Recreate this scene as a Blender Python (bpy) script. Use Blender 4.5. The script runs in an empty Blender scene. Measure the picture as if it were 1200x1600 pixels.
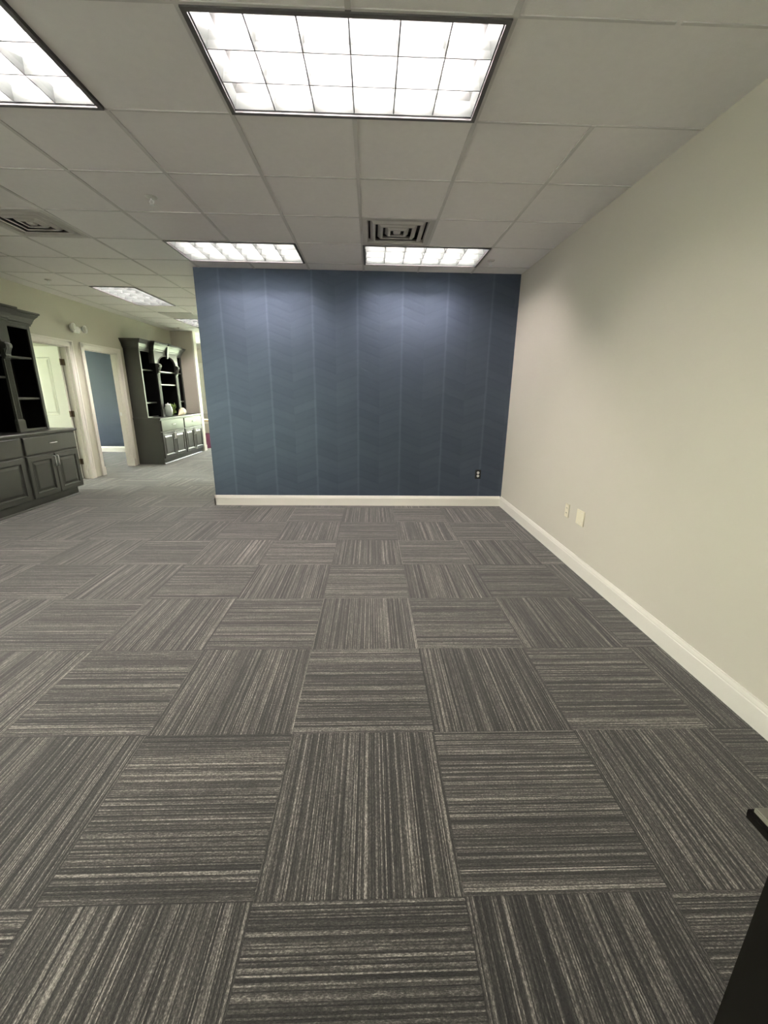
import bpy, bmesh, math, random
from mathutils import Vector, Matrix
random.seed(7)
C = bpy.context.scene.collection
PI = math.pi

# ------------------------------------------------------------------ camera, world, exposure
CAM_H = 1.3977
cam_d = bpy.data.cameras.new('camera'); cam = bpy.data.objects.new('camera', cam_d); C.objects.link(cam)
cam_d.sensor_fit = 'VERTICAL'; cam_d.sensor_height = 36.0; cam_d.sensor_width = 27.0
cam_d.lens = 646.75 / 1600 * 36.0; cam_d.clip_start = 0.02; cam_d.clip_end = 200
_r = Vector((0.99948178, -0.02986721, 0.01200501)); _u = Vector((-0.00336509, 0.2739561, 0.96173631)); _f = Vector((0.03201323, 0.96127832, -0.27371362))
m3 = Matrix((_r, _u, -_f)).transposed()
cam.matrix_world = Matrix.Translation((0, 0, CAM_H)) @ m3.to_4x4()
bpy.context.scene.camera = cam

vs = bpy.context.scene.view_settings
vs.view_transform = 'Standard'; vs.look = 'None'; vs.gamma = 1.0; vs.use_curve_mapping = False
vs.exposure = 0.90
TUBE = 75.0          # tube emission strength
SKY = 20.0            # daylight strength

w = bpy.data.worlds.new('sky'); bpy.context.scene.world = w; w.use_nodes = True
nt = w.node_tree; bg = nt.nodes['Background']
tc = nt.nodes.new('ShaderNodeTexCoord'); sp = nt.nodes.new('ShaderNodeSeparateXYZ'); rp = nt.nodes.new('ShaderNodeValToRGB')
nt.links.new(tc.outputs['Generated'], sp.inputs[0]); nt.links.new(sp.outputs['Z'], rp.inputs[0]); nt.links.new(rp.outputs[0], bg.inputs[0])
rp.color_ramp.elements[0].position = 0.0; rp.color_ramp.elements[0].color = (0.52, 0.58, 0.42, 1)
rp.color_ramp.elements[1].position = 0.5; rp.color_ramp.elements[1].color = (0.93, 0.96, 1.0, 1)
e = rp.color_ramp.elements.new(0.12); e.color = (0.74, 0.80, 0.62, 1)
bg.inputs[1].default_value = SKY

# ------------------------------------------------------------------ dimensions
XR, YB, CZ = 1.704, 5.224, 2.73
XL, YF, YN = -4.60, 10.35, -6.5
GX, GY, GU = -0.698, 2.540, 0.6096        # ceiling grid
PX0 = -1.985                               # left end of the navy wall
WT = 0.12

# ------------------------------------------------------------------ materials
def mat(name, col, rough=0.6, spec=0.5, metal=0.0, bump=0.0, bscale=60, var=0.0, vscale=3.0):
    m = bpy.data.materials.new(name); m.use_nodes = True
    n = m.node_tree; b = n.nodes['Principled BSDF']
    b.inputs['Base Color'].default_value = (*col, 1); b.inputs['Roughness'].default_value = rough
    b.inputs['Specular IOR Level'].default_value = spec; b.inputs['Metallic'].default_value = metal
    g = n.nodes.new('ShaderNodeNewGeometry')
    if bump:
        t = n.nodes.new('ShaderNodeTexNoise'); t.inputs['Scale'].default_value = bscale; t.inputs['Detail'].default_value = 3
        bp = n.nodes.new('ShaderNodeBump'); bp.inputs['Strength'].default_value = bump; bp.inputs['Distance'].default_value = 0.002
        n.links.new(g.outputs['Position'], t.inputs['Vector']); n.links.new(t.outputs[0], bp.inputs['Height']); n.links.new(bp.outputs[0], b.inputs['Normal'])
    if var:
        t = n.nodes.new('ShaderNodeTexNoise'); t.inputs['Scale'].default_value = vscale; t.inputs['Detail'].default_value = 2
        r = n.nodes.new('ShaderNodeMapRange'); r.inputs[3].default_value = 1 - var; r.inputs[4].default_value = 1 + var
        h = n.nodes.new('ShaderNodeHueSaturation'); h.inputs['Color'].default_value = (*col, 1)
        n.links.new(g.outputs['Position'], t.inputs['Vector']); n.links.new(t.outputs[0], r.inputs[0]); n.links.new(r.outputs[0], h.inputs['Value']); n.links.new(h.outputs[0], b.inputs['Base Color'])
    return m

def emit(name, col, s):
    m = bpy.data.materials.new(name); m.use_nodes = True; n = m.node_tree; n.nodes.clear()
    o = n.nodes.new('ShaderNodeOutputMaterial'); e = n.nodes.new('ShaderNodeEmission')
    e.inputs[0].default_value = (*col, 1); e.inputs[1].default_value = s; n.links.new(e.outputs[0], o.inputs[0]); return m

M = {}
M['greige'] = mat('greige_paint', (0.60, 0.56, 0.485), 0.55, 0.35, bump=0.08, bscale=180, var=0.015)
M['greige_daylit'] = mat('greige_green_cast', (0.56, 0.545, 0.45), 0.6, 0.3, bump=0.08, bscale=180, var=0.015)  # greige with the greenish daylight cast put into the colour
M['white'] = mat('white_trim', (0.78, 0.75, 0.68), 0.32, 0.5)
M['door'] = mat('white_door', (0.76, 0.76, 0.68), 0.35, 0.5)
M['tile'] = mat('ceiling_tile', (0.90, 0.875, 0.86), 0.9, 0.1, bump=0.5, bscale=350, var=0.03, vscale=25)
M['tee'] = mat('ceiling_tee', (0.68, 0.66, 0.64), 0.5, 0.3)
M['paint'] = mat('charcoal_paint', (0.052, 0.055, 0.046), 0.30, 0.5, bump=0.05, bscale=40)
M['inside'] = mat('inside_black', (0.004, 0.004, 0.004), 0.7, 0.15)  # near-black hutch insides, set darker than the charcoal outside
M['chrome'] = mat('brushed_nickel', (0.9, 0.9, 0.9), 0.4, 0.5, metal=1.0)
M['hinge'] = mat('aged_brass', (0.16, 0.12, 0.075), 0.45, 0.5, metal=0.6)
M['gap_shade'] = mat('fixture_gap_shade', (0.14, 0.135, 0.135), 0.5, 0.3)  # dark grey stands in for the shadow gap round each fixture
M['louver'] = mat('louver_dimmed', (0.070, 0.078, 0.073), 0.35, 0.5)  # albedo darkened so the lit cells stay below clipping
M['reflector'] = mat('reflector_dimmed', (0.046, 0.049, 0.046), 0.5, 0.3)  # darkened like the louver, to hold down the glare
M['tube'] = emit('lamp_tube', (1.0, 0.895, 0.88), TUBE)
M['vent'] = mat('vent_white', (0.55, 0.53, 0.50), 0.45, 0.4)
M['dark'] = mat('dark_void', (0.07, 0.07, 0.07), 0.8, 0.1)
M['almond'] = mat('almond_plastic', (0.80, 0.74, 0.58), 0.35, 0.5)
M['white_pl'] = mat('white_plastic', (0.85, 0.85, 0.82), 0.35, 0.5)
M['black_pl'] = mat('black_plastic', (0.012, 0.014, 0.018), 0.35, 0.5)
M['navy_flat'] = mat('navy_wall_paint', (0.030, 0.044, 0.070), 0.5, 0.4, bump=0.1, bscale=90, var=0.05)
M['desk_body'] = mat('black_stained_wood', (0.005, 0.004, 0.003), 0.8, 0.12, bump=0.1, bscale=30)
M['desk_top'] = mat('desk_top_laminate', (0.16, 0.15, 0.125), 0.3, 0.5, var=0.1, vscale=30)
M['lens'] = mat('lamp_lens', (0.75, 0.75, 0.68), 0.12, 0.8)
M['leaf'] = mat('green_leaf', (0.20, 0.30, 0.06), 0.5, 0.4, var=0.3, vscale=40)
M['cream'] = mat('cream_ceramic', (0.85, 0.74, 0.55), 0.35, 0.5)
M['brown'] = mat('brown_wood', (0.30, 0.19, 0.09), 0.45, 0.4, var=0.2, vscale=20)
M['plum'] = mat('plum_plastic', (0.22, 0.07, 0.13), 0.5, 0.4)
M['paving'] = mat('pale_paving', (0.55, 0.53, 0.50), 0.9, 0.1, var=0.1, vscale=3)
M['bounce_ground'] = mat('pale_bounce_ground', (0.36, 0.42, 0.27), 0.9, 0.1, var=0.3, vscale=8)  # ground colour lightened to throw skylight up at the ceiling
gm = bpy.data.materials.new('clear_glass'); gm.use_nodes = True; M['glass'] = gm
_b = gm.node_tree.nodes['Principled BSDF']; _b.inputs['Transmission Weight'].default_value = 1; _b.inputs['Roughness'].default_value = 0.0; _b.inputs['IOR'].default_value = 1.02
_b.inputs['Base Color'].default_value = (1.0, 1.0, 0.99, 1)
vm = mat('pale_green_glass', (0.78, 0.88, 0.80), 0.15, 0.6); M['vase'] = vm
vm.node_tree.nodes['Principled BSDF'].inputs['Transmission Weight'].default_value = 0.35

class NB:
    """small node-building helper"""
    def __init__(s, m): s.n = m.node_tree
    def math(s, op, a, b=None, c=None):
        x = s.n.nodes.new('ShaderNodeMath'); x.operation = op
        for i, v in enumerate((a, b, c)):
            if v is None: continue
            if isinstance(v, (int, float)): x.inputs[i].default_value = v
            else: s.n.links.new(v, x.inputs[i])
        return x.outputs[0]
    def comb(s, x, y, z=0.0):
        c = s.n.nodes.new('ShaderNodeCombineXYZ')
        for i, v in enumerate((x, y, z)):
            if isinstance(v, (int, float)): c.inputs[i].default_value = v
            else: s.n.links.new(v, c.inputs[i])
        return c.outputs[0]
    def noise(s, vec, scale, detail=2, rough=0.5):
        t = s.n.nodes.new('ShaderNodeTexNoise'); t.inputs['Scale'].default_value = scale; t.inputs['Detail'].default_value = detail
        t.inputs['Roughness'].default_value = rough; s.n.links.new(vec, t.inputs['Vector']); return t.outputs[0]
    def white(s, vec):
        t = s.n.nodes.new('ShaderNodeTexWhiteNoise'); s.n.links.new(vec, t.inputs['Vector']); return t.outputs[0]
    def rng(s, v, a, b, c, d):
        r = s.n.nodes.new('ShaderNodeMapRange'); s.n.links.new(v, r.inputs[0])
        for i, q in enumerate((a, b, c, d)): r.inputs[i + 1].default_value = q
        return r.outputs[0]

# carpet: 24 inch tiles turned a quarter turn from one to the next
def carpet():
    m = bpy.data.materials.new('carpet_tiles'); m.use_nodes = True; N = NB(m); n = m.node_tree; b = n.nodes['Principled BSDF']
    b.inputs['Roughness'].default_value = 0.95; b.inputs['Specular IOR Level'].default_value = 0.15
    b.inputs['Sheen Weight'].default_value = 0.25; b.inputs['Sheen Roughness'].default_value = 0.6
    g = n.nodes.new('ShaderNodeNewGeometry'); s = n.nodes.new('ShaderNodeSeparateXYZ'); n.links.new(g.outputs['Position'], s.inputs[0])
    S = 0.6082
    a = N.math('DIVIDE', N.math('SUBTRACT', s.outputs[0], -0.33235), S)
    c = N.math('DIVIDE', N.math('SUBTRACT', s.outputs[1], 1.44912), S)
    i = N.math('FLOOR', a); j = N.math('FLOOR', c)
    par = N.math('ABSOLUTE', N.math('MODULO', N.math('ADD', i, j), 2.0))     # 1 = stripes run along y
    inv = N.math('SUBTRACT', 1.0, par)
    fa = N.math('SUBTRACT', a, i); fc = N.math('SUBTRACT', c, j)
    across = N.math('ADD', N.math('MULTIPLY', fa, par), N.math('MULTIPLY', fc, inv))
    along = N.math('ADD', N.math('MULTIPLY', fc, par), N.math('MULTIPLY', fa, inv))
    seed = N.math('MULTIPLY', N.white(N.comb(i, j, 3.0)), 37.0)
    wob = N.math('MULTIPLY', N.math('SUBTRACT', N.noise(N.comb(N.math('MULTIPLY', along, 5.0), N.math('MULTIPLY', across, 9.0), seed), 1.0), 0.5), 0.002)
    ac = N.math('ADD', across, wob)
    yk = N.math('FLOOR', N.math('MULTIPLY', ac, 175.0))                      # one yarn row
    w1 = N.white(N.comb(yk, seed, 4.0))
    run = N.noise(N.comb(N.math('MULTIPLY', yk, 7.31), N.math('MULTIPLY', along, 9.0), seed), 1.0, 2, 0.6)
    broad = N.noise(N.comb(N.math('MULTIPLY', ac, 22.0), N.math('MULTIPLY', along, 0.9), seed), 1.0, 2, 0.6)
    grain = N.noise(N.comb(N.math('MULTIPLY', across, 200.0), N.math('MULTIPLY', along, 75.0), seed), 1.0, 2, 0.75)
    v = N.math('ADD', N.math('MULTIPLY', w1, 0.52), N.math('MULTIPLY', run, 0.44))
    v = N.math('ADD', v, N.math('MULTIPLY', N.math('SUBTRACT', broad, 0.5), 0.55)); v = N.math('ADD', v, N.math('MULTIPLY', N.math('SUBTRACT', grain, 0.5), 0.95))
    rp = n.nodes.new('ShaderNodeValToRGB'); n.links.new(v, rp.inputs[0]); cr = rp.color_ramp
    cr.elements[0].position = 0.10; cr.elements[0].color = (0.016, 0.0158, 0.0135, 1)
    cr.elements[1].position = 0.95; cr.elements[1].color = (0.50, 0.465, 0.40, 1)
    for p_, c_ in ((0.38, (0.038, 0.0365, 0.031, 1)), (0.56, (0.074, 0.070, 0.060, 1)), (0.70, (0.155, 0.146, 0.125, 1)), (0.82, (0.31, 0.29, 0.25, 1))):
        e = cr.elements.new(p_); e.color = c_
    tb = N.rng(N.white(N.comb(i, j, 8.0)), 0, 1, 0.78, 1.0)
    # seams
    ea = N.math('MINIMUM', fa, N.math('SUBTRACT', 1.0, fa)); ec = N.math('MINIMUM', fc, N.math('SUBTRACT', 1.0, fc))
    seam = N.rng(N.math('MINIMUM', ea, ec), 0.001, 0.005, 0.75, 1.0)
    k = N.math('MULTIPLY', tb, seam)
    h = n.nodes.new('ShaderNodeHueSaturation'); n.links.new(rp.outputs[0], h.inputs['Color']); n.links.new(k, h.inputs['Value'])
    n.links.new(h.outputs[0], b.inputs['Base Color'])
    bp = n.nodes.new('ShaderNodeBump'); bp.inputs['Strength'].default_value = 0.6; bp.inputs['Distance'].default_value = 0.004
    n.links.new(N.math('MULTIPLY', v, seam), bp.inputs['Height']); n.links.new(bp.outputs[0], b.inputs['Normal'])
    return m
M['carpet'] = carpet()

# wallpaper: broad herringbone of slanted slats, slightly metallic navy
def wallpaper():
    m = bpy.data.materials.new('herringbone_wallpaper'); m.use_nodes = True; N = NB(m); n = m.node_tree; b = n.nodes['Principled BSDF']
    g = n.nodes.new('ShaderNodeNewGeometry'); s = n.nodes.new('ShaderNodeSeparateXYZ'); n.links.new(g.outputs['Position'], s.inputs[0])
    bw = 0.2595
    a = N.math('DIVIDE', N.math('SUBTRACT', s.outputs[0], 0.361), bw)
    i = N.math('FLOOR', a); fa = N.math('SUBTRACT', a, i)
    tri = N.math('PINGPONG', a, 1.0)                       # 0 at the peaks
    q = N.math('ADD', s.outputs[2], N.math('MULTIPLY', tri, 0.095))
    qs = N.math('DIVIDE', q, 0.095)
    k = N.math('FLOOR', qs); fq = N.math('SUBTRACT', qs, k)
    slat = N.white(N.comb(i, k, 2.0))
    ed = N.math('MINIMUM', fq, N.math('SUBTRACT', 1.0, fq))
    groove = N.rng(ed, 0.0, 0.22, 0.0, 1.0)
    eb = N.math('MINIMUM', fa, N.math('SUBTRACT', 1.0, fa))
    even = N.math('ABSOLUTE', N.math('MODULO', i, 2.0))
    rib = N.rng(tri, 0.0, 0.07, 1.0, 0.0)
    fib = N.noise(N.comb(N.math('MULTIPLY', s.outputs[0], 14.0), N.math('MULTIPLY', q, 150.0), slat), 1.0, 2, 0.6)
    big = N.noise(g.outputs['Position'], 1.6, 2, 0.5)
    val = N.math('ADD', N.math('MULTIPLY', slat, 0.22), N.math('MULTIPLY', fib, 0.35))
    val = N.math('ADD', val, N.math('MULTIPLY', groove, 0.10)); val = N.math('ADD', val, N.math('MULTIPLY', rib, 0.0))
    val = N.math('ADD', val, N.math('MULTIPLY', big, 0.35)); val = N.math('ADD', val, N.math('MULTIPLY', even, 0.12))
    h = n.nodes.new('ShaderNodeHueSaturation'); h.inputs['Color'].default_value = (0.104, 0.128, 0.178, 1)
    n.links.new(N.math('ADD', N.rng(val, 0.2, 1.0, 0.90, 1.18), N.math('MULTIPLY', rib, 0.28)), h.inputs['Value']); n.links.new(h.outputs[0], b.inputs['Base Color'])
    b.inputs['Metallic'].default_value = 1.0; b.inputs['Specular IOR Level'].default_value = 0.5
    n.links.new(N.rng(val, 0.2, 1.0, 0.55, 0.44), b.inputs['Roughness'])
    bp = n.nodes.new('ShaderNodeBump'); bp.inputs['Strength'].default_value = 0.22; bp.inputs['Distance'].default_value = 0.002
    n.links.new(N.math('ADD', groove, N.math('MULTIPLY', fib, 0.8)), bp.inputs['Height']); n.links.new(bp.outputs[0], b.inputs['Normal'])
    return m
M['paper'] = wallpaper()

# ------------------------------------------------------------------ mesh helpers
def box(bm, x0, x1, y0, y1, z0, z1, bev=0.0):
    t = bmesh.new(); bmesh.ops.create_cube(t, size=1)
    for v in t.verts: v.co = Vector(((x0 + x1) / 2 + v.co.x * (x1 - x0), (y0 + y1) / 2 + v.co.y * (y1 - y0), (z0 + z1) / 2 + v.co.z * (z1 - z0)))
    if bev: bmesh.ops.bevel(t, geom=list(t.edges), offset=bev, segments=2, affect='EDGES', clamp_overlap=True)
    me = bpy.data.meshes.new('t'); t.to_mesh(me); bm.from_mesh(me); bpy.data.meshes.remove(me); t.free(); return bm

def quad(bm, pts):
    return bm.faces.new([bm.verts.new(p) for p in pts])

def prism(bm, prof, axis, a0, a1):
    """extrude a closed profile (list of 2D points) along an axis; profile coords are the two other axes in xyz order"""
    def P(p, a): return (a, p[0], p[1]) if axis == 'x' else ((p[0], a, p[1]) if axis == 'y' else (p[0], p[1], a))
    A = [bm.verts.new(P(p, a0)) for p in prof]; B = [bm.verts.new(P(p, a1)) for p in prof]; n = len(prof)
    for i in range(n): bm.faces.new((A[i], A[(i + 1) % n], B[(i + 1) % n], B[i]))
    bm.faces.new(A[::-1]); bm.faces.new(B); return bm

def rings(bm, fn, u0, u1, v0, v1, steps, fill=True):
    """nested rectangular rings: steps = [(inset, height)...]; fn(u, v, h) -> point"""
    prev = None
    for ins, h in steps:
        r = [bm.verts.new(fn(*q, h)) for q in ((u0 + ins, v0 + ins), (u1 - ins, v0 + ins), (u1 - ins, v1 - ins), (u0 + ins, v1 - ins))]
        if prev:
            for i in range(4): bm.faces.new((prev[i], prev[(i + 1) % 4], r[(i + 1) % 4], r[i]))
        prev = r
    if fill: bm.faces.new(prev)
    return bm

def lathe(bm, prof, c, axis='z', seg=20, caps=True):
    """prof = [(radius, distance along axis)]"""
    R = []
    for r, h in prof:
        ring = []
        for k in range(seg):
            a = 2 * PI * k / seg; p, q = r * math.cos(a), r * math.sin(a)
            co = (p, q, h) if axis == 'z' else ((h, p, q) if axis == 'x' else (p, h, q))
            ring.append(bm.verts.new(Vector(c) + Vector(co)))
        R.append(ring)
    for A, B in zip(R, R[1:]):
        for k in range(seg): bm.faces.new((A[k], A[(k + 1) % seg], B[(k + 1) % seg], B[k]))
    if caps: bm.faces.new(R[0][::-1]); bm.faces.new(R[-1])
    return bm

def tube(bm, pts, r, seg=8):
    R = []
    for i, p in enumerate(pts):
        p = Vector(p); d = (Vector(pts[min(i + 1, len(pts) - 1)]) - Vector(pts[max(i - 1, 0)])).normalized()
        a = d.orthogonal().normalized(); b = d.cross(a)
        if i and abs(a.dot(la)) < 0.999: a = (la - d * la.dot(d)).normalized(); b = d.cross(a)
        la = a
        rr = r[i] if isinstance(r, (list, tuple)) else r
        R.append([bm.verts.new(p + a * rr * math.cos(2 * PI * k / seg) + b * rr * math.sin(2 * PI * k / seg)) for k in range(seg)])
    for A, B in zip(R, R[1:]):
        for k in range(seg): bm.faces.new((A[k], A[(k + 1) % seg], B[(k + 1) % seg], B[k]))
    bm.faces.new(R[0][::-1]); bm.faces.new(R[-1]); return bm

def obj(name, bm, m, parent=None, smooth=False, recalc=True):
    if recalc: bmesh.ops.recalc_face_normals(bm, faces=list(bm.faces))
    me = bpy.data.meshes.new(name); bm.to_mesh(me); bm.free()
    if smooth:
        for p in me.polygons: p.use_smooth = True
    me.materials.append(M[m] if isinstance(m, str) else m)
    o = bpy.data.objects.new(name, me); C.objects.link(o)
    if parent: o.parent = parent
    return o

def struct(name, bm, m, parent=None, **k):
    o = obj(name, bm, m, parent, **k)
    if not parent: o['kind'] = 'structure'
    return o
def sempty(name, loc):
    o = bpy.data.objects.new(name, None); C.objects.link(o); o.location = loc; o['kind'] = 'structure'; return o
def tag(o, label, cat, group=None):
    o['label'] = label; o['category'] = cat
    if group: o['group'] = group
    return o
def thing(name, label, cat, loc=(0, 0, 0), group=None):
    o = bpy.data.objects.new(name, None); C.objects.link(o); o.location = loc; return tag(o, label, cat, group)
def copy_tree(o, parent=None):
    c = o.copy(); C.objects.link(c); c.parent = parent
    for ch in list(o.children): copy_tree(ch, c)
    return c

BX = lambda *a, **k: box(bmesh.new(), *a, **k)

# ------------------------------------------------------------------ structure
FX0, FX1, FY1 = -8.2, XR, 13.0
struct('ground', BX(-40, 40, -30, 60, -0.35, -0.25), 'bounce_ground')
struct('bounce_paving', BX(-40, 40, -30, YN - .13, -0.25, -0.2), 'paving')  # unseen pale surface, added to bounce skylight onto the ceiling
struct('floor', BX(FX0 - .2, FX1 + .2, YN - .2, FY1 + .2, -0.12, 0), 'carpet')

# ceiling: tile field with square openings for the recessed fixtures
fix = []   # (x0, y0, nx, ny)
for i, j, nx, ny in ((0, -1, 2, 1), (-3, -1, 2, 1), (-2, 3, 2, 1), (1, 3, 2, 1), (-5, 6, 1, 2), (-5, 10, 1, 2), (-6, -3, 2, 1), (-6, -6, 2, 1)):
    fix.append((GX + i * GU, GY + j * GU, nx, ny, i, j))
holes = set()
for x, y, nx, ny, i, j in fix:
    for a in range(nx):
        for b_ in range(ny): holes.add((i + a, j + b_))
vents = [(1, 2), (-4, 2), ]
for v_ in vents: holes.add(v_)
xs = [-8.4] + [GX + k * GU for k in range(-12, 4)] + [XR + .2]
ys = [YN - .2] + [GY + k * GU for k in range(-14, 18)] + [FY1 + .2]
cb = bmesh.new()
for a in range(len(xs) - 1):
    for b_ in range(len(ys) - 1):
        cx, cy = (xs[a] + xs[a + 1]) / 2, (ys[b_] + ys[b_ + 1]) / 2
        if (math.floor((cx - GX) / GU), math.floor((cy - GY) / GU)) in holes: continue
        quad(cb, ((xs[a], ys[b_], CZ), (xs[a], ys[b_ + 1], CZ), (xs[a + 1], ys[b_ + 1], CZ), (xs[a + 1], ys[b_], CZ)))
bmesh.ops.remove_doubles(cb, verts=list(cb.verts), dist=1e-4)
r_ = bmesh.ops.extrude_face_region(cb, geom=list(cb.faces))
for v in r_['geom']:
    if isinstance(v, bmesh.types.BMVert): v.co.z += 0.02
ceil = struct('ceiling', cb, 'tile')
struct('roof', BX(-8.5, XR + .3, YN - .3, FY1 + .3, CZ + .30, CZ + .36), 'tile')
# tee grid (a part of the ceiling)
tb = bmesh.new()
def in_room(x0, x1, y0, y1): box(tb, x0, x1, y0, y1, CZ - 0.004, CZ + 0.006)
TW = 0.0115
def holeaxis(i, j): return (i, j) in holes
fixcells = {}
for n_, (x, y, nx, ny, i, j) in enumerate(fix):
    for a in range(nx):
        for b_ in range(ny): fixcells[(i + a, j + b_)] = n_
skipv = {(3, -1), (-1, -1), (3, -2), (3, -3), (3, 0) and (3, -4)}     # four foot tiles: no cross tee here
for i in range(-6, 4):
    for j in range(-14, 17):
        x, y = GX + i * GU, GY + j * GU
        if x > XR: continue
        # tee along y on grid line x
        l, r = fixcells.get((i - 1, j)), fixcells.get((i, j))
        if not (l is not None and l == r) and (i, j) not in skipv and y > YN and not (x > PX0 and y >= 4.9 and False):
            in_room(x - TW, x + TW, y, y + GU)
        l, r = fixcells.get((i, j - 1)), fixcells.get((i, j))
        if not (l is not None and l == r) and x > XL - .1:
            in_room(x + TW, min(x + GU - TW, XR), y - TW * .55, y + TW * .55)
struct('ceiling_grid', tb, 'tee', ceil)

def wall_with_holes(name, axis, pos0, pos1, a0, a1, z1, hs, m):
    """wall slab; hs = list of (a_start, a_end, z_start, z_end)"""
    bm = bmesh.new(); cuts = sorted({a0, a1, *[h[0] for h in hs], *[h[1] for h in hs]})
    for s, t in zip(cuts, cuts[1:]):
        mid = (s + t) / 2; hh = [h for h in hs if h[0] < mid < h[1]]
        segs = [(0, z1)] if not hh else [(0, hh[0][2]), (hh[0][3], z1)]
        for z0_, z1_ in segs:
            if z1_ - z0_ < 1e-4: continue
            if axis == 'y': box(bm, pos0, pos1, s, t, z0_, z1_)
            else: box(bm, s, t, pos0, pos1, z0_, z1_)
    return struct(name, bm, m)

D1 = (5.96, 6.865); D2 = (7.225, 8.125); DH = 2.035
struct('wall_right', BX(XR, XR + WT, YN, YB, 0, CZ + .3), 'greige')
struct('wall_back', BX(PX0, XR + WT, YB, YB + WT, 0, CZ), 'paper')
struct('wall_corridor', BX(PX0, PX0 + WT, YB + WT, YF, 0, CZ), 'greige')
wall_with_holes('wall_left', 'y', XL - WT, XL, YN, YF, CZ, [(-2.1, 0.3, 0.5, 2.2), (D1[0] - .02, D1[1] + .02, 0, DH + .02), (D2[0] - .02, D2[1] + .02, 0, DH + .02)], 'greige_daylit')
FILL_NW = [(-4.2, -3.2, .9, 2.3)]  # unseen opening in the near wall, added as fill light
wall_with_holes('wall_near', 'x', YN - WT, YN, XL - WT, XR + WT, CZ, FILL_NW, 'greige')
struct('wall_far', BX(XL - WT, -4.11, YF, YF + WT, 0, CZ), 'greige')
struct('wall_far_return', BX(PX0, XR + WT, YF, YF + WT, 0, CZ), 'greige')
wall_with_holes('wall_exterior', 'x', FY1, FY1 + WT, FX0, XR, CZ, [(-6.15, -5.03, .86, 2.12), (-4.75, -3.45, .4, 2.3), (-3.15, -1.85, .4, 2.3)], 'greige')
struct('wall_far_side', BX(XR, XR + WT, YB + WT, FY1, 0, CZ), 'greige')
wall_with_holes('wall_outer', 'y', FX0 - WT, FX0, 3.2, FY1, CZ, [(4.2, 6.2, .7, 2.3), (7.7, 9.5, .7, 2.3)], 'greige_daylit')
struct('wall_office_near', BX(FX0, XL - WT, 3.2, 3.32, 0, CZ), 'greige_daylit')
struct('wall_office_middle', BX(FX0, XL - WT, 6.99, 7.09, 0, CZ), 'greige_daylit')
struct('wall_office_far', BX(FX0, XL - WT, 10.07, 10.19, 0, CZ), 'navy_flat')

# baseboards: profile (distance from wall, height)
BP = [(0, 0), (.016, 0), (.016, .098), (.0125, .102), (.0125, .108), (.009, .118), (.006, .124), (.006, .130), (0, .131)]
struct('baseboard_right', prism(bmesh.new(), [(XR - d, z) for d, z in BP], 'y', YN, YB), 'white')
struct('baseboard_back', prism(bmesh.new(), [(YB - d, z) for d, z in BP], 'x', PX0 - .016, XR - .016), 'white')
struct('baseboard_corner', prism(bmesh.new(), [(PX0 - d, z) for d, z in BP], 'y', YB - .016, YF), 'white')
struct('baseboard_left', prism(bmesh.new(), [(XL + d, z) for d, z in BP], 'y', YN, 3.83), 'white')
struct('baseboard_office', prism(bmesh.new(), [(10.07 - d, z) for d, z in BP], 'x', FX0, XL - WT), 'white')

# windows; all but the first are unseen, added to let daylight in
def window(name, axis, p0, p1, a0, a1, z0, z1, nm=2, nr=2):
    """p0 inner face of the wall, p1 outer face"""
    f = sempty(name, ((p0 + p1) / 2, (a0 + a1) / 2, z0) if axis == 'y' else ((a0 + a1) / 2, (p0 + p1) / 2, z0))
    ox, oy, oz = f.location
    def B(bm, a, b_, c, d, q0, q1):
        if axis == 'y': box(bm, q0 - ox, q1 - ox, a - oy, b_ - oy, c - oz, d - oz)
        else: box(bm, a - ox, b_ - ox, q0 - oy, q1 - oy, c - oz, d - oz)
    s = 1 if p1 > p0 else -1; fw = .05
    pm = (p0 + p1) / 2; lo, hi = pm - .025, pm + .025
    fr = bmesh.new(); B(fr, a0, a0 + fw, z0, z1, lo, hi); B(fr, a1 - fw, a1, z0, z1, lo, hi); B(fr, a0, a1, z0, z0 + fw, lo, hi); B(fr, a0, a1, z1 - fw, z1, lo, hi)
    for k in range(1, nm): a = a0 + (a1 - a0) * k / nm; B(fr, a - .014, a + .014, z0, z1, lo + .005, hi - .005)
    for k in range(1, nr): z = z0 + (z1 - z0) * k / nr; B(fr, a0, a1, z - .018, z + .018, lo + .003, hi - .003)
    obj('window_frame', fr, 'white', f)
    g_ = bmesh.new(); B(g_, a0 + .02, a1 - .02, z0 + .02, z1 - .02, pm - .003, pm + .003); obj('glass_pane', g_, 'glass', f)
    cs = bmesh.new(); q0, q1 = sorted((p0, p0 - s * .016)); cw = .09
    B(cs, a0 - cw, a0, z0 - cw, z1 + cw, q0, q1); B(cs, a1, a1 + cw, z0 - cw, z1 + cw, q0, q1); B(cs, a0, a1, z1, z1 + cw, q0, q1); B(cs, a0, a1, z0 - cw, z0 - .02, q0, q1)
    obj('window_casing', cs, 'white', f)
    sl = bmesh.new(); q0, q1 = sorted((p0 + s * .03, p0 - s * .05)); B(sl, a0 - .02, a1 + .02, z0 - .022, z0 + .003, q0, q1); obj('window_sill', sl, 'white', f)
    return f
window('window_1', 'x', FY1, FY1 + WT, -6.15, -5.03, .86, 2.12, 2, 3)
window('window_2', 'x', FY1, FY1 + WT, -4.75, -3.45, .4, 2.3, 2, 3)
window('window_3', 'x', FY1, FY1 + WT, -3.15, -1.85, .4, 2.3, 2, 3)
window('window_4', 'y', FX0, FX0 - WT, 4.2, 6.2, .7, 2.3)
window('window_5', 'y', FX0, FX0 - WT, 7.7, 9.5, .7, 2.3)
window('window_6', 'y', XL, XL - WT, -2.1, 0.3, .5, 2.2, 2, 2)  # unseen, added for green daylight on the left side

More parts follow.
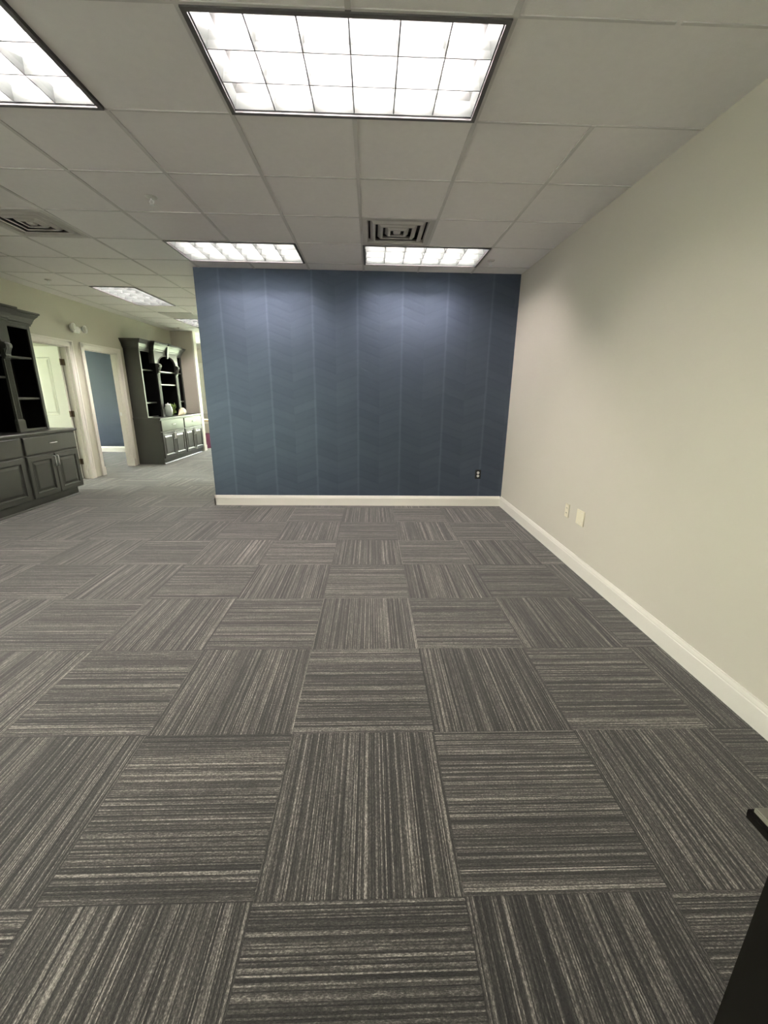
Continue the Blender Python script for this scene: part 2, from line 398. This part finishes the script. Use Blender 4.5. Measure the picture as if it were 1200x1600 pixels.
for k_, q_ in enumerate(FILL_NW): window('window_%d' % (7 + k_), 'x', YN, YN - WT, *q_)
# light portals in the window openings (they only guide sky sampling)
def portal(name, loc, rot, sx, sy):
    l = bpy.data.lights.new(name, 'AREA'); l.shape = 'RECTANGLE'; l.size = sx; l.size_y = sy; l.cycles.is_portal = True
    o = bpy.data.objects.new(name, l); C.objects.link(o); o.location = loc; o.rotation_euler = rot
for n_, (a0, a1, z0, z1) in enumerate(((-6.15, -5.03, .86, 2.12), (-4.75, -3.45, .4, 2.3), (-3.15, -1.85, .4, 2.3))):
    portal('window_light', ((a0 + a1) / 2, FY1 + WT + .01, (z0 + z1) / 2), (-PI / 2, 0, 0), a1 - a0, z1 - z0)
for a0, a1, z0, z1 in FILL_NW: portal('window_light', ((a0 + a1) / 2, YN - WT - .01, (z0 + z1) / 2), (PI / 2, 0, 0), a1 - a0, z1 - z0)
for a0, a1, z0, z1, px in ((4.2, 6.2, .7, 2.3, FX0), (7.7, 9.5, .7, 2.3, FX0), (-2.1, 0.3, .5, 2.2, XL)):
    portal('window_light', (px - WT - .01, (a0 + a1) / 2, (z0 + z1) / 2), (PI / 2, 0, -PI / 2), a1 - a0, z1 - z0)

# door casings and doors
CPROF = [(0, 0), (.020, .0), (.020, .012), (.016, .018), (.016, .045), (.012, .055), (.010, .085), (0, .088)]   # (out from wall, across)
def doorway(name, y0, y1, strike=False, leaf=False):
    f = sempty(name, (XL, (y0 + y1) / 2, 0)); oy = (y0 + y1) / 2
    W = .105
    bm = bmesh.new()
    # casing on the room side: left, right, head (moulded profile, mitred by overlap)
    pr = [(0, W), (.022, W), (.022, W * .82), (.014, W * .70), (.014, W * .36), (.010, W * .2), (.008, .012), (0, .012)]
    L_ = [(d, y0 - oy - a + .012) for d, a in pr]; R_ = [(d, y1 - oy + a - .012) for d, a in pr]
    prism(bm, L_, 'z', 0, DH + W - .012); prism(bm, R_, 'z', 0, DH + W - .012)
    prism(bm, [(d, DH + a - .012) for d, a in pr], 'y', y0 - oy - W + .02, y1 - oy + W - .02)
    # plinth at the foot of each casing
    for s_, e_ in ((y0 - oy - W + .008, y0 - oy + .002), (y1 - oy - .002, y1 - oy + W - .008)): box(bm, 0, .027, s_, e_, 0, .14, bev=.003)
    obj('casing', bm, 'white', f)
    jb = bmesh.new()
    for s_, e_ in ((y0 - oy - .02, y0 - oy), (y1 - oy, y1 - oy + .02)): box(jb, -WT - .004, .002, s_, e_, 0, DH)
    box(jb, -WT - .004, .002, y0 - oy - .02, y1 - oy + .02, DH, DH + .02)
    for s_, e_ in ((y0 - oy, y0 - oy + .012), (y1 - oy - .012, y1 - oy)): box(jb, -.070, -.035, s_, e_, 0, DH)
    box(jb, -.070, -.035, y0 - oy, y1 - oy, DH - .012, DH)
    obj('jamb', jb, 'white', f)
    if strike:
        s_ = obj('strike_plate', BX(-.105, -.075, y1 - oy - .003, y1 - oy + .001, .95, 1.01), 'chrome', f)
    if leaf:
        lx1, lx0 = -.125, -.125 - .88; ly = y1 - oy - .012
        dm = bmesh.new(); th = .038
        # stiles and rails with moulded, raised panels on both faces
        xsn = [lx0, lx0 + .115, (lx0 + lx1) / 2 - .05, (lx0 + lx1) / 2 + .05, lx1 - .150, lx1]; zsn = [.012, .24, .80, 1.02, 1.88, DH - .005]
        for fy, sg in ((ly - th, -1), (ly, 1)):
            for a in range(5):
                for b_ in range(5):
                    x0_, x1_, z0_, z1_ = xsn[a], xsn[a + 1], zsn[b_], zsn[b_ + 1]
                    fn = lambda u, v, h, fy=fy, sg=sg: (u, fy + sg * h, v)
                    if a in (1, 3) and b_ in (1, 3): rings(dm, fn, x0_, x1_, z0_, z1_, [(0, 0), (.006, .004), (.016, -.009), (.03, -.009), (.052, -.001)])
                    else: rings(dm, fn, x0_, x1_, z0_, z1_, [(0, 0)])
        quad(dm, ((lx1, ly, .012), (lx1, ly - th, .012), (lx1, ly - th, DH - .005), (lx1, ly, DH - .005)))
        quad(dm, ((lx0, ly, .012), (lx0, ly - th, .012), (lx0, ly - th, DH - .005), (lx0, ly, DH - .005)))
        quad(dm, ((lx0, ly, DH - .005), (lx1, ly, DH - .005), (lx1, ly - th, DH - .005), (lx0, ly - th, DH - .005)))
        lf = obj('door_leaf', dm, 'door', f, recalc=False)
        for hz in (.285, 1.04, 1.81):
            hb = bmesh.new(); box(hb, -.125, -.088, y1 - oy - .016, y1 - oy + .002, hz - .045, hz + .045)
            box(hb, lx1 - .001, lx1 + .003, ly - th, ly - .003, hz - .045, hz + .045)
            lathe(hb, [(.007, -.048), (.007, .048)], (-.122, y1 - oy - .016 - th * .0 - .036, hz), 'z', 10); obj('hinge', hb, 'hinge', f)
        kb = lathe(bmesh.new(), [(.026, -.004), (.028, -.010), (.012, -.016), (.012, -.035), (.026, -.045), (.028, -.058), (.015, -.068)], (lx0 + .06, ly - th, .95), 'y', 16)
        obj('door_knob', kb, 'hinge', f, smooth=True)
    return f
doorway('door_1', *D1, leaf=True)
doorway('door_2', *D2, strike=True)

# white trim at the end of the far wall, and crown in the far room
t_ = bmesh.new(); box(t_, -4.12, -4.085, YF - .015, YF + WT + .015, 0, CZ, bev=.003); box(t_, -4.14, -4.075, YF - .022, YF + WT + .02, 0, .14, bev=.003)
struct('trim_1', t_, 'white')
t_ = bmesh.new(); prism(t_, [(FY1, CZ - .12), (FY1 - .02, CZ - .12), (FY1 - .03, CZ - .09), (FY1 - .09, CZ - .02), (FY1 - .09, CZ), (FY1, CZ)], 'x', FX0, XR)
struct('trim_2', t_, 'white')

# ------------------------------------------------------------------ ceiling light fixtures
def make_light(rot=False):
    """4 x 2 ft recessed parabolic troffer; local origin at its centre on the ceiling plane"""
    r = bpy.data.objects.new('ceiling_light', None); C.objects.link(r)
    hx, hy = GU - .006, GU / 2 - .006; dp = .105
    fr = bmesh.new(); rings(fr, lambda u, v, h: (u, v, h), -hx, hx, -hy, hy, [(0, .012), (0, -.010), (.020, -.010), (.020, .012)], fill=False)
    obj('frame', fr, 'gap_shade', r)
    rf = bmesh.new(); rings(rf, lambda u, v, h: (u, v, h), -hx + .018, hx - .018, -hy + .018, hy - .018, [(0, .0), (.0, .045), (.03, dp)])
    obj('reflector', rf, 'reflector', r)
    lv = bmesh.new(); ux, uy = hx - .022, hy - .022; zt = .058
    def blade(bm, ax, p, s0, s1):
        prof = [(-.0025, .001), (.0025, .001), (.0025, .004), (.004, zt * .5), (.010, zt), (-.010, zt), (-.004, zt * .5), (-.0025, .004)]
        if ax == 'y': prism(bm, [(p + a, z) for a, z in prof], 'y', s0, s1)       # blade across (constant x)
        else: prism(bm, [(p + a, z) for a, z in prof], 'x', s0, s1)
    for k in range(1, 6): blade(lv, 'y', -ux + 2 * ux * k / 6, -uy, uy)
    for k in range(1, 3): blade(lv, 'x', -uy + 2 * uy * k / 3, -ux, ux)
    prism(lv, [(-ux, 0), (-ux + .003, 0), (-ux + .014, zt), (-ux, zt)], 'y', -uy, uy); prism(lv, [(ux, 0), (ux - .003, 0), (ux - .014, zt), (ux, zt)], 'y', -uy, uy)
    prism(lv, [(-uy, 0), (-uy + .003, 0), (-uy + .014, zt), (-uy, zt)], 'x', -ux, ux); prism(lv, [(uy, 0), (uy - .003, 0), (uy - .014, zt), (uy, zt)], 'x', -ux, ux)
    obj('louver', lv, 'louver', r)
    for k in range(3):
        y = -uy + 2 * uy * (k + .5) / 3
        tm = lathe(bmesh.new(), [(.0155, -ux + .03), (.0155, ux - .03)], (0, y, .078), 'x', 12)
        obj('lamp_tube', tm, 'tube', r, smooth=False)
    return r
LL = ['large recessed ceiling light nearest the camera, top centre',
      'large recessed ceiling light cut by the left edge of the photo',
      'recessed ceiling light above the top left corner of the navy wall',
      'recessed ceiling light above the right half of navy wall, below the air vent',
      'slanting recessed ceiling light above the corridor beside the emergency lamps',
      'farthest recessed ceiling light, half hidden behind the navy wall edge',
      'recessed ceiling light in the near left part of the room, outside the photo',
      'recessed ceiling light at the rear left of the room, outside the photo']
lights = []
proto = make_light()
for n_, (x, y, nx, ny, i, j) in enumerate(fix):
    o = proto if n_ == 0 else copy_tree(proto)
    o.location = (x + nx * GU / 2, y + ny * GU / 2, CZ)
    if ny == 2: o.rotation_euler = (0, 0, PI / 2)
    tag(o, LL[n_], 'ceiling light', 'recessed ceiling lights')

# ------------------------------------------------------------------ air vents, sprinklers
def make_vent():
    r = bpy.data.objects.new('air_vent', None); C.objects.link(r)
    h = GU / 2 - .010; I = lambda u, v, z: (u, v, z)
    p = bmesh.new(); rings(p, I, -h, h, -h, h, [(0, .01), (0, -.004), (.040, -.004), (.046, .006), (.050, .03)], fill=False); obj('frame', p, 'vent', r)
    b_ = bmesh.new(); box(b_, -h, h, -h, h, .085, .09); rings(b_, I, -h + .05, h - .05, -h + .05, h - .05, [(0, .03), (0, .09)], fill=False); obj('duct', b_, 'dark', r)
    for s0 in (.078, .142, .206):
        v = bmesh.new(); rings(v, I, -h, h, -h, h, [(s0 - .012, .022), (s0 + .016, -.006), (s0 + .030, -.006), (s0 + .033, -.002), (s0 + .018, .006), (s0 - .008, .026)], fill=False)
        obj('vane', v, 'vent', r)
    v = bmesh.new(); rings(v, I, -h, h, -h, h, [(.262, .012), (.270, -.006)]); obj('vane', v, 'vent', r)
    return r
v0 = make_vent(); v0.location = (GX + 1.5 * GU, GY + 2.5 * GU, CZ); tag(v0, 'square ceiling air vent just above the right light at the navy wall', 'air vent', 'ceiling air vents')
v1 = copy_tree(v0); v1.location = (GX - 3.5 * GU, GY + 2.5 * GU, CZ); tag(v1, 'square ceiling air vent at the left edge of the photo', 'air vent', 'ceiling air vents')
# return grille in the corridor
rg = thing('return_grille', 'flat return air grille just before the farthest ceiling light', 'vent', (GX - 4.5 * GU, GY + 9.5 * GU, CZ))
p = bmesh.new(); rings(p, lambda u, v, z: (u, v, z), -.29, .29, -.29, .29, [(0, 0), (0, -.008), (.025, -.008), (.03, -.001)], fill=True); obj('frame', p, 'vent', rg)
p = bmesh.new()
for k in range(24): y = -.25 + k * .0215; prism(p, [(y, -.002), (y + .003, -.007), (y + .013, -.007), (y + .010, -.002)], 'x', -.258, .258)
obj('slats', p, 'tee', rg)

def make_sprinkler():
    r = bpy.data.objects.new('fire_sprinkler', None); C.objects.link(r)
    obj('escutcheon', lathe(bmesh.new(), [(.038, 0), (.038, -.004), (.020, -.010), (.012, -.012)], (0, 0, 0), 'z', 20), 'vent', r, smooth=True)
    b_ = bmesh.new(); lathe(b_, [(.009, -.008), (.009, -.022)], (0, 0, 0), 'z', 10)
    for s_ in (-1, 1): tube(b_, [(0.008 * s_, 0, -.020), (.016 * s_, 0, -.032), (.004 * s_, 0, -.048)], .003, 6)
    lathe(b_, [(.0025, -.020), (.0025, -.046)], (0, 0, 0), 'z', 6); obj('sprinkler_body', b_, 'chrome', r)
    d = bmesh.new(); lathe(d, [(.006, -.047), (.018, -.050), (.018, -.052), (.004, -.052)], (0, 0, 0), 'z', 12); obj('deflector', d, 'chrome', r)
    return r
SP = [((-1.57, 3.50), 'fire sprinkler head in the ceiling tile between left vent and near lights'), ((1.223, 4.755), 'fire sprinkler head beside the light in the right corner by the navy wall'),
      ((-4.06, 5.92), 'fire sprinkler head above the left hutch, near the emergency lamps'), ((-4.16, 9.84), 'fire sprinkler head at the far end of the corridor ceiling')]
s0 = make_sprinkler()
for n_, ((x, y), lb) in enumerate(SP):
    o = s0 if n_ == 0 else copy_tree(s0); o.location = (x, y, CZ); tag(o, lb, 'sprinkler', 'ceiling fire sprinklers')

# ------------------------------------------------------------------ emergency light on the left wall
em = thing('emergency_light', 'white twin headed emergency light above the gap between two doors', 'emergency light', (XL, 7.06, 2.30))
b_ = bmesh.new(); box(b_, 0, .07, -.10, .10, -.055, .055, bev=.018); obj('housing', b_, 'white_pl', em)
for s_ in (-1, 1):
    hd = bmesh.new(); lathe(hd, [(.02, 0), (.045, .012), (.062, .04), (.066, .06), (.060, .062)], (.055, .155 * s_, .025), 'x', 20); tube(hd, [(.04, .09 * s_, .02), (.06, .13 * s_, .025)], .016)
    h_ = obj('lamp_head', hd, 'white_pl', em, smooth=True)
    obj('lens', lathe(bmesh.new(), [(.058, .058), (.050, .068), (.025, .076), (.004, .079)], (.055, .155 * s_, .025), 'x', 20), 'lens', h_, smooth=True)
bt = obj('test_button', BX(.069, .074, -.012, .004, -.035, -.022), 'chrome', em)

em.scale = (.85, .85, .85)

# ------------------------------------------------------------------ wall plates
# back wall outlet
o_ = thing('power_outlet', 'small black outlet plate with two white sockets on the navy wall', 'outlet', (1.378, YB, .42))
b_ = bmesh.new(); box(b_, -.037, .037, -.006, 0, -.060, .060, bev=.003); obj('plate', b_, 'black_pl', o_)
for z_ in (-.021, .021):
    s_ = obj('socket', lathe(bmesh.new(), [(.0165, -.006), (.0165, -.009), (.015, -.0095)], (0, 0, z_), 'y', 20), 'white_pl', o_)
    q_ = bmesh.new(); box(q_, -.007, -.005, -.0105, -.0094, z_ - .003, z_ + .006); box(q_, .005, .007, -.0105, -.0094, z_ - .003, z_ + .006); obj('slots', q_, 'dark', s_)
# right wall outlet and larger plate
o_ = thing('power_outlet', 'narrow almond outlet plate on the right wall, left of the wider plate', 'outlet', (XR, 3.405, .448))
b_ = bmesh.new(); box(b_, -.006, 0, -.036, .036, -.058, .058, bev=.003); obj('plate', b_, 'almond', o_)
for z_ in (-.021, .021):
    s_ = obj('socket', lathe(bmesh.new(), [(.0165, -.006), (.0165, -.008)], (0, 0, z_), 'x', 20), 'almond', o_)
    q_ = bmesh.new(); box(q_, -.0095, -.008, -.007, -.005, z_ - .003, z_ + .006); box(q_, -.0095, -.008, .005, .007, z_ - .003, z_ + .006); obj('slots', q_, 'dark', s_)
o_ = thing('blank_plate', 'wider almond blank cover plate on the right wall, nearer the camera', 'wall plate', (XR, 3.17, .452))
b_ = bmesh.new(); box(b_, -.007, 0, -.062, .062, -.062, .062, bev=.003); obj('plate', b_, 'almond', o_)
for yy in (-.023, .023):
    for zz in (-.045, .045): obj('screw', lathe(bmesh.new(), [(.004, -.0085), (.004, -.006)], (0, yy, zz), 'x', 8), 'white_pl', o_)

# ------------------------------------------------------------------ hutch cabinets
def make_hutch(y0, y1, split, uy0, uy1, po, label, sh_side=(1.78, 1.29), sh_mid=(1.78, 1.535)):
    """y0..y1 base, split between the two drawer stacks, uy0..uy1 the narrower upper part, po = pilaster offset"""
    W = y1 - y0
    r = thing('hutch_cabinet', label, 'cabinet', (XL, y0, 0))
    X = lambda x: x - XL
    F, S, G = .50, .27, .37            # base front, upper side front, upper centre front (from wall)
    # base carcass, plinth, counter
    b_ = bmesh.new(); box(b_, .003, F - .004, 0, W - .0, .10, .862); obj('base_carcass', b_, 'paint', r)
    b_ = bmesh.new(); box(b_, .02, F - .006, .0, W - .12, 0, .10)
    prism(b_, [(F - .006, 0), (F + .012, 0), (F + .010, .010), (F + .003, .018), (F - .006, .020)], 'y', 0, W - .11)
    box(b_, .003, F - .006, -.004, .0, 0, .866); obj('plinth', b_, 'paint', r)
    b_ = bmesh.new(); prism(b_, [(0.003, .862), (F + .012, .862), (F + .022, .868), (F + .022, .874), (F + .028, .880), (F + .028, .892), (F + .022, .900), (.003, .900)], 'y', -.012, W + .02); obj('countertop', b_, 'paint', r)
    # drawers and doors
    hs_ = (0, split - y0, W)
    for k in range(2):
        a0, a1 = hs_[k] + .022, hs_[k + 1] - .022
        fn = lambda u, v, h: (F + h, u, v)
        d = bmesh.new(); rings(d, fn, a0, a1, .640, .848, [(0, -.004), (0, .014), (.006, .019)]); dr = obj('drawer', d, 'paint', r)
        h_ = bmesh.new(); m_ = (a0 + a1) / 2; tube(h_, [(F + .019, m_ - .06, .755), (F + .040, m_ - .058, .755), (F + .044, m_ - .045, .755), (F + .044, m_ + .045, .755), (F + .040, m_ + .058, .755), (F + .019, m_ + .06, .755)], .0055); obj('handle', h_, 'chrome', dr, smooth=True)
        for q in range(2):
            e0 = a0 + q * (a1 - a0) / 2 + (.004 if q else 0); e1 = a0 + (q + 1) * (a1 - a0) / 2 - (0 if q else .004)
            d = bmesh.new(); rings(d, fn, e0, e1, .112, .622, [(0, -.004), (0, .012), (.006, .019), (.052, .019), (.058, .022), (.064, .019), (.068, .008), (.078, .006), (.108, .016)]); dd = obj('door', d, 'paint', r)
            hy = e1 - .024 if q == 0 else e0 + .024
            h_ = bmesh.new(); tube(h_, [(F + .019, hy, .590), (F + .040, hy, .587), (F + .044, hy, .575), (F + .044, hy, .475), (F + .040, hy, .463), (F + .019, hy, .460)], .0055); obj('handle', h_, 'chrome', dd, smooth=True)
    # upper: back panel, sides, partitions
    U0, U1 = uy0 - y0, uy1 - y0; c = (U0 + U1) / 2
    pw = .042
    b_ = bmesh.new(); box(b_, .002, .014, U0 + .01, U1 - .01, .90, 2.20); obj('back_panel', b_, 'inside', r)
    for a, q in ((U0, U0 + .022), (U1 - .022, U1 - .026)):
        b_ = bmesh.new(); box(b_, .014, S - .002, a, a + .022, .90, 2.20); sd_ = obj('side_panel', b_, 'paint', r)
        b_ = bmesh.new(); box(b_, .014, S - .004, q, q + .004, .90, 2.155); obj('shade_lining', b_, 'inside', sd_)  # black sheet added to hide light on the inner side
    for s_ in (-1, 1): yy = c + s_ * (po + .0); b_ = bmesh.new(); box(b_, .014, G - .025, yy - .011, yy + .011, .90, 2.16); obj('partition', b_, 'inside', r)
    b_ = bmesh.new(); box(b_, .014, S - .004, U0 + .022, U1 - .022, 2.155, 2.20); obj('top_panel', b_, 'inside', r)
    # face frame of the side bays
    for s_ in (0, 1):
        b_ = bmesh.new(); e = (U0, U0 + .045) if s_ == 0 else (U1 - .045, U1)
        box(b_, S - .002, S + .018, e[0], e[1], .90, 2.20, bev=.002)
        e2 = (U0 + .045, c - po - pw) if s_ == 0 else (c + po + pw, U1 - .045)
        box(b_, S - .002, S + .018, e2[0], e2[1], 2.125, 2.20); box(b_, S - .002, S + .010, e2[0], e2[1], .90, .925)
        obj('face_frame', b_, 'paint', r)
    # shelves
    for z_ in sh_side:
        for e in ((U0 + .026, c - po - .011), (c + po + .011, U1 - .026)):
            b_ = bmesh.new(); box(b_, .014, S - .004, e[0], e[1], z_ - .012, z_ + .012, bev=.003); obj('shelf', b_, 'paint', r)
    for z_ in sh_mid:
        b_ = bmesh.new(); box(b_, .014, G - .03, c - po + .011, c + po - .011, z_ - .012, z_ + .012, bev=.003); obj('shelf', b_, 'paint', r)
    # fluted pilasters on plinth blocks, with carved corbels on top
    for s_ in (-1, 1):
        yy = c + s_ * po
        prof = [(G - .028, yy - pw), (G, yy - pw)]
        for q in range(4):
            t0 = yy - pw + .010 + q * .0165
            prof += [(G, t0), (G - .006, t0 + .003), (G - .006, t0 + .0105), (G, t0 + .0135)]
        prof += [(G, yy + pw), (G - .028, yy + pw)]
        b_ = prism(bmesh.new(), prof, 'z', 1.05, 1.74); pl = obj('pilaster', b_, 'paint', r)
        b_ = bmesh.new(); box(b_, G - .03, G + .014, yy - pw - .014, yy + pw + .014, .90, 1.045, bev=.004); box(b_, G - .03, G + .008, yy - pw - .006, yy + pw + .006, 1.045, 1.056, bev=.002); obj('plinth_block', b_, 'paint', pl)
        b_ = bmesh.new()
        # corbel: a scroll with a leaf-like bulge
        lathe(b_, [(.012, -.050), (.040, -.046), (.046, 0), (.040, .046), (.012, .050)], (G + .018, yy, 1.885), 'y', 18)
        lathe(b_, [(.006, -.040), (.020, -.036), (.023, 0), (.020, .036), (.006, .040)], (G + .012, yy, 1.775), 'y', 14)
        prism(b_, [(G - .028, 1.735), (G + .012, 1.735), (G + .020, 1.78), (G + .016, 1.83), (G + .040, 1.87), (G + .045, 1.925), (G - .028, 1.93)], 'y', yy - .034, yy + .034)
        for q in range(5): tube(b_, [(G + .018, yy - .03 + q * .015, 1.75), (G + .026, yy - .03 + q * .015, 1.80), (G + .052, yy - .03 + q * .015, 1.865), (G + .056, yy - .03 + q * .015, 1.905)], [.004, .006, .007, .004], 6)
        obj('corbel', b_, 'paint', pl, smooth=False)
    # frieze with arch
    ro = po - .045; zs, zt = 1.93, 2.20; za = 2.085
    b_ = bmesh.new(); N_ = 20; pts = []
    Lw = po + .10
    outer = [(-Lw, zs), (-Lw, zt), (Lw, zt), (Lw, zs), (ro, zs)]
    arc = [(ro * math.cos(PI * k / N_), zs - .03 + (za - zs + .03) * math.sin(PI * k / N_)) for k in range(0, N_ + 1)]
    # strips between arch and top
    def V(y, z, x): return b_.verts.new((x, c + y, z))
    cols = [(-Lw, zs)] + [(a[0], max(a[1], zs - .03)) for a in arc[::-1]] + [(Lw, zs)]
    cols[1] = (-ro, zs - .0); cols[-2] = (ro, zs - .0)
    fr_ = [(V(y, z, G), V(y, zt, G), V(y, z, G - .022), V(y, zt, G - .022)) for y, z in cols]
    for A, B in zip(fr_, fr_[1:]):
        b_.faces.new((A[0], B[0], B[1], A[1])); b_.faces.new((A[2], A[3], B[3], B[2])); b_.faces.new((A[0], A[2], B[2], B[0])); b_.faces.new((A[1], B[1], B[3], A[3]))
    b_.faces.new((fr_[0][0], fr_[0][1], fr_[0][3], fr_[0][2])); b_.faces.new((fr_[-1][0], fr_[-1][2], fr_[-1][3], fr_[-1][1]))
    # returns back to the side bays
    for s_ in (-1, 1): e = sorted((c + s_ * Lw, c + s_ * (Lw - .02))); box(b_, S - .01, G - .022, e[0], e[1], zs, zt)
    obj('arched_frieze', b_, 'paint', r)
    # arch moulding
    b_ = bmesh.new(); tube(b_, [(G + .004, c + y * 1.04, z + .012) for y, z in arc], .009, 6); obj('arch_moulding', b_, 'paint', r)
    # keystone
    b_ = bmesh.new(); kz = [(2.045, .022), (2.27, .038)]
    vv = [b_.verts.new((x, c + s * w_, z)) for z, w_ in kz for x in (G - .01, G + (.030 if z < 2.1 else .070)) for s in (-1, 1)]
    for f_ in ((0, 1, 3, 2), (4, 6, 7, 5), (0, 2, 6, 4), (1, 5, 7, 3), (2, 3, 7, 6), (0, 4, 5, 1)): b_.faces.new([vv[i] for i in f_])
    box(b_, G - .01, G + .106, c - .046, c + .046, 2.285, 2.334, bev=.004); obj('keystone', b_, 'paint', r)
    # crown: cove profile around the stepped front
    path = [(.003, U0), (S + .018, U0), (S + .018, c - Lw), (G, c - Lw), (G, c + Lw), (S + .018, c + Lw), (S + .018, U1), (.003, U1)]
    prof = [(.0, 2.165), (.012, 2.165), (.014, 2.185), (.024, 2.195), (.030, 2.215), (.046, 2.250), (.070, 2.280), (.078, 2.290), (.078, 2.300), (.092, 2.306), (.092, 2.325), (0, 2.325)]
    b_ = bmesh.new(); n = len(path); ringsV = []
    for i, (x, y) in enumerate(path):
        def nrm(a, b2):
            dx, dy = b2[0] - a[0], b2[1] - a[1]; l = math.hypot(dx, dy); return (dy / l, -dx / l)
        if i == 0: nx, ny = nrm(path[0], path[1]); k = 1; off = (nx, ny)
        elif i == n - 1: off = nrm(path[-2], path[-1])
        else:
            n1, n2 = nrm(path[i - 1], path[i]), nrm(path[i], path[i + 1]); off = (n1[0] + n2[0], n1[1] + n2[1])
        ringsV.append([b_.verts.new((x + off[0] * d, y + off[1] * d, z)) for d, z in prof])
    for A, B in zip(ringsV, ringsV[1:]):
        for k in range(len(prof)): b_.faces.new((A[k], A[(k + 1) % len(prof)], B[(k + 1) % len(prof)], B[k]))
    b_.faces.new(ringsV[0]); b_.faces.new(ringsV[-1][::-1])
    box(b_, .003, S + .015, U0 + .004, U1 - .004, 2.29, 2.318)
    obj('crown_moulding', b_, 'paint', r)
    return r
make_hutch(3.85, 5.925, 5.005, 3.94, 5.79, .375, 'dark charcoal hutch cabinet cut by left edge, beside the white panelled door')
make_hutch(8.33, 10.325, 9.36, 8.33, 10.10, .40, 'dark charcoal hutch cabinet with items on its counter, right of the open doorways', (1.79, 1.18), (1.78, 1.53))

# ------------------------------------------------------------------ things on the far hutch's counter
vs_ = thing('glass_vase', 'pale greenish glass jar standing left of the leaves on the hutch counter', 'vase', (-4.20, 8.97, .90))
b_ = bmesh.new(); lathe(b_, [(.05, 0), (.075, .01), (.095, .06), (.10, .13), (.088, .19), (.062, .225), (.066, .24)], (0, 0, 0), 'z', 24); obj('jar', b_, 'vase', vs_, smooth=True)
b_ = bmesh.new(); lathe(b_, [(.068, .238), (.072, .246), (.055, .262), (.014, .270), (.014, .285), (.004, .29)], (0, 0, 0), 'z', 24); obj('lid', b_, 'white_pl', vs_, smooth=True)
pl_ = thing('leafy_sprig', 'yellow green leafy sprig between the glass jar and the cream cone', 'plant', (-4.20, 9.165, .90))
b_ = bmesh.new()
for k in range(60):
    a = random.uniform(0, 2 * PI); t = random.uniform(.1, 1); base = Vector((random.uniform(-.04, .04), random.uniform(-.05, .05), random.uniform(.03, .19)))
    d = Vector((math.cos(a) * .5, math.sin(a), random.uniform(.3, 1.4))).normalized() * random.uniform(.07, .12); s = d.cross(Vector((0, 0, 1))).normalized() * .018; up = s.cross(d).normalized() * .006
    v = [b_.verts.new(base), b_.verts.new(base + d * .5 + s - up), b_.verts.new(base + d), b_.verts.new(base + d * .5 - s - up), b_.verts.new(base + d * .55 + up)]
    for f_ in ((0, 1, 4), (1, 2, 4), (2, 3, 4), (3, 0, 4)): b_.faces.new([v[i] for i in f_])
obj('leaves', b_, 'leaf', pl_)
b_ = bmesh.new()
for k in range(7): a = k * .9; tube(b_, [(0, 0, .0), (math.cos(a) * .02, math.sin(a) * .03, .06), (math.cos(a) * .04, math.sin(a) * .06, .18)], .003, 5)
obj('stem', b_, 'leaf', pl_)
cn = thing('ceramic_cone', 'cream ceramic horn lying on the hutch counter with a white ring at its mouth', 'ornament', (-4.145, 9.42, .90))
b_ = bmesh.new(); tube(b_, [(.02, -.26, .012), (.02, -.18, .026), (.01, -.08, .050), (0, .03, .078), (0, .12, .088)], [.008, .026, .050, .076, .082], 20); obj('horn', b_, 'cream', cn, smooth=True)
b_ = bmesh.new(); tube(b_, [(0 + .055 * math.cos(2 * PI * k / 20), .185 + .03 * math.cos(2 * PI * k / 20), .075 + .062 * math.sin(2 * PI * k / 20)) for k in range(21)], .011, 8); obj('ring', b_, 'white_pl', cn, smooth=True)

vs_.scale = (.78, .78, .95); pl_.scale = (.85, .72, 1.0); cn.scale = (.8, .75, .95)

# ------------------------------------------------------------------ far room furniture seen past the navy wall
tt = thing('side_table', 'small white table with brown top in the bright far room beyond the corridor', 'table', (-4.28, 10.95, 0))
b_ = bmesh.new(); box(b_, -.30, .30, -.22, .22, .69, .72, bev=.004); obj('tabletop', b_, 'brown', tt)
b_ = bmesh.new(); box(b_, -.27, .27, -.19, .19, .63, .69); obj('apron', b_, 'white', tt)
for sx in (-1, 1):
    for sy in (-1, 1): b_ = bmesh.new(); box(b_, sx * .25 - .02, sx * .25 + .02, sy * .17 - .02, sy * .17 + .02, 0, .63, bev=.003); obj('leg', b_, 'white', tt)
bn = thing('waste_bin', 'plum coloured bin standing under the white table in the far room', 'bin', (-4.25, 10.95, 0))
b_ = bmesh.new(); lathe(b_, [(.10, 0), (.105, .01), (.13, .34), (.14, .36), (.134, .365), (.12, .34)], (0, 0, 0), 'z', 20); obj('bin_body', b_, 'plum', bn, smooth=True)
b_ = bmesh.new(); tube(b_, [(.138 * math.cos(2 * PI * k / 24), .138 * math.sin(2 * PI * k / 24), .362) for k in range(25)], .006, 6); obj('rim', b_, 'plum', bn, smooth=True)

# ------------------------------------------------------------------ dark desk by the right edge
dk = thing('desk', 'dark wooden desk with a grey top, corner at the lower right edge', 'desk', (0.628, 0.511, 0))
b_ = bmesh.new(); box(b_, .034, 1.055, -1.30, -.034, .05, .722); obj('body', b_, 'desk_body', dk)
b_ = bmesh.new(); box(b_, .05, 1.04, -1.28, -.05, 0, .05); obj('plinth', b_, 'desk_body', dk)
b_ = bmesh.new(); box(b_, 0, 1.055, -1.34, 0, .722, .742, bev=.004); obj('edge_band', b_, 'desk_body', dk)
b_ = bmesh.new(); box(b_, .006, 1.055, -1.33, -.006, .740, .750, bev=.002); obj('desktop', b_, 'desk_top', dk)
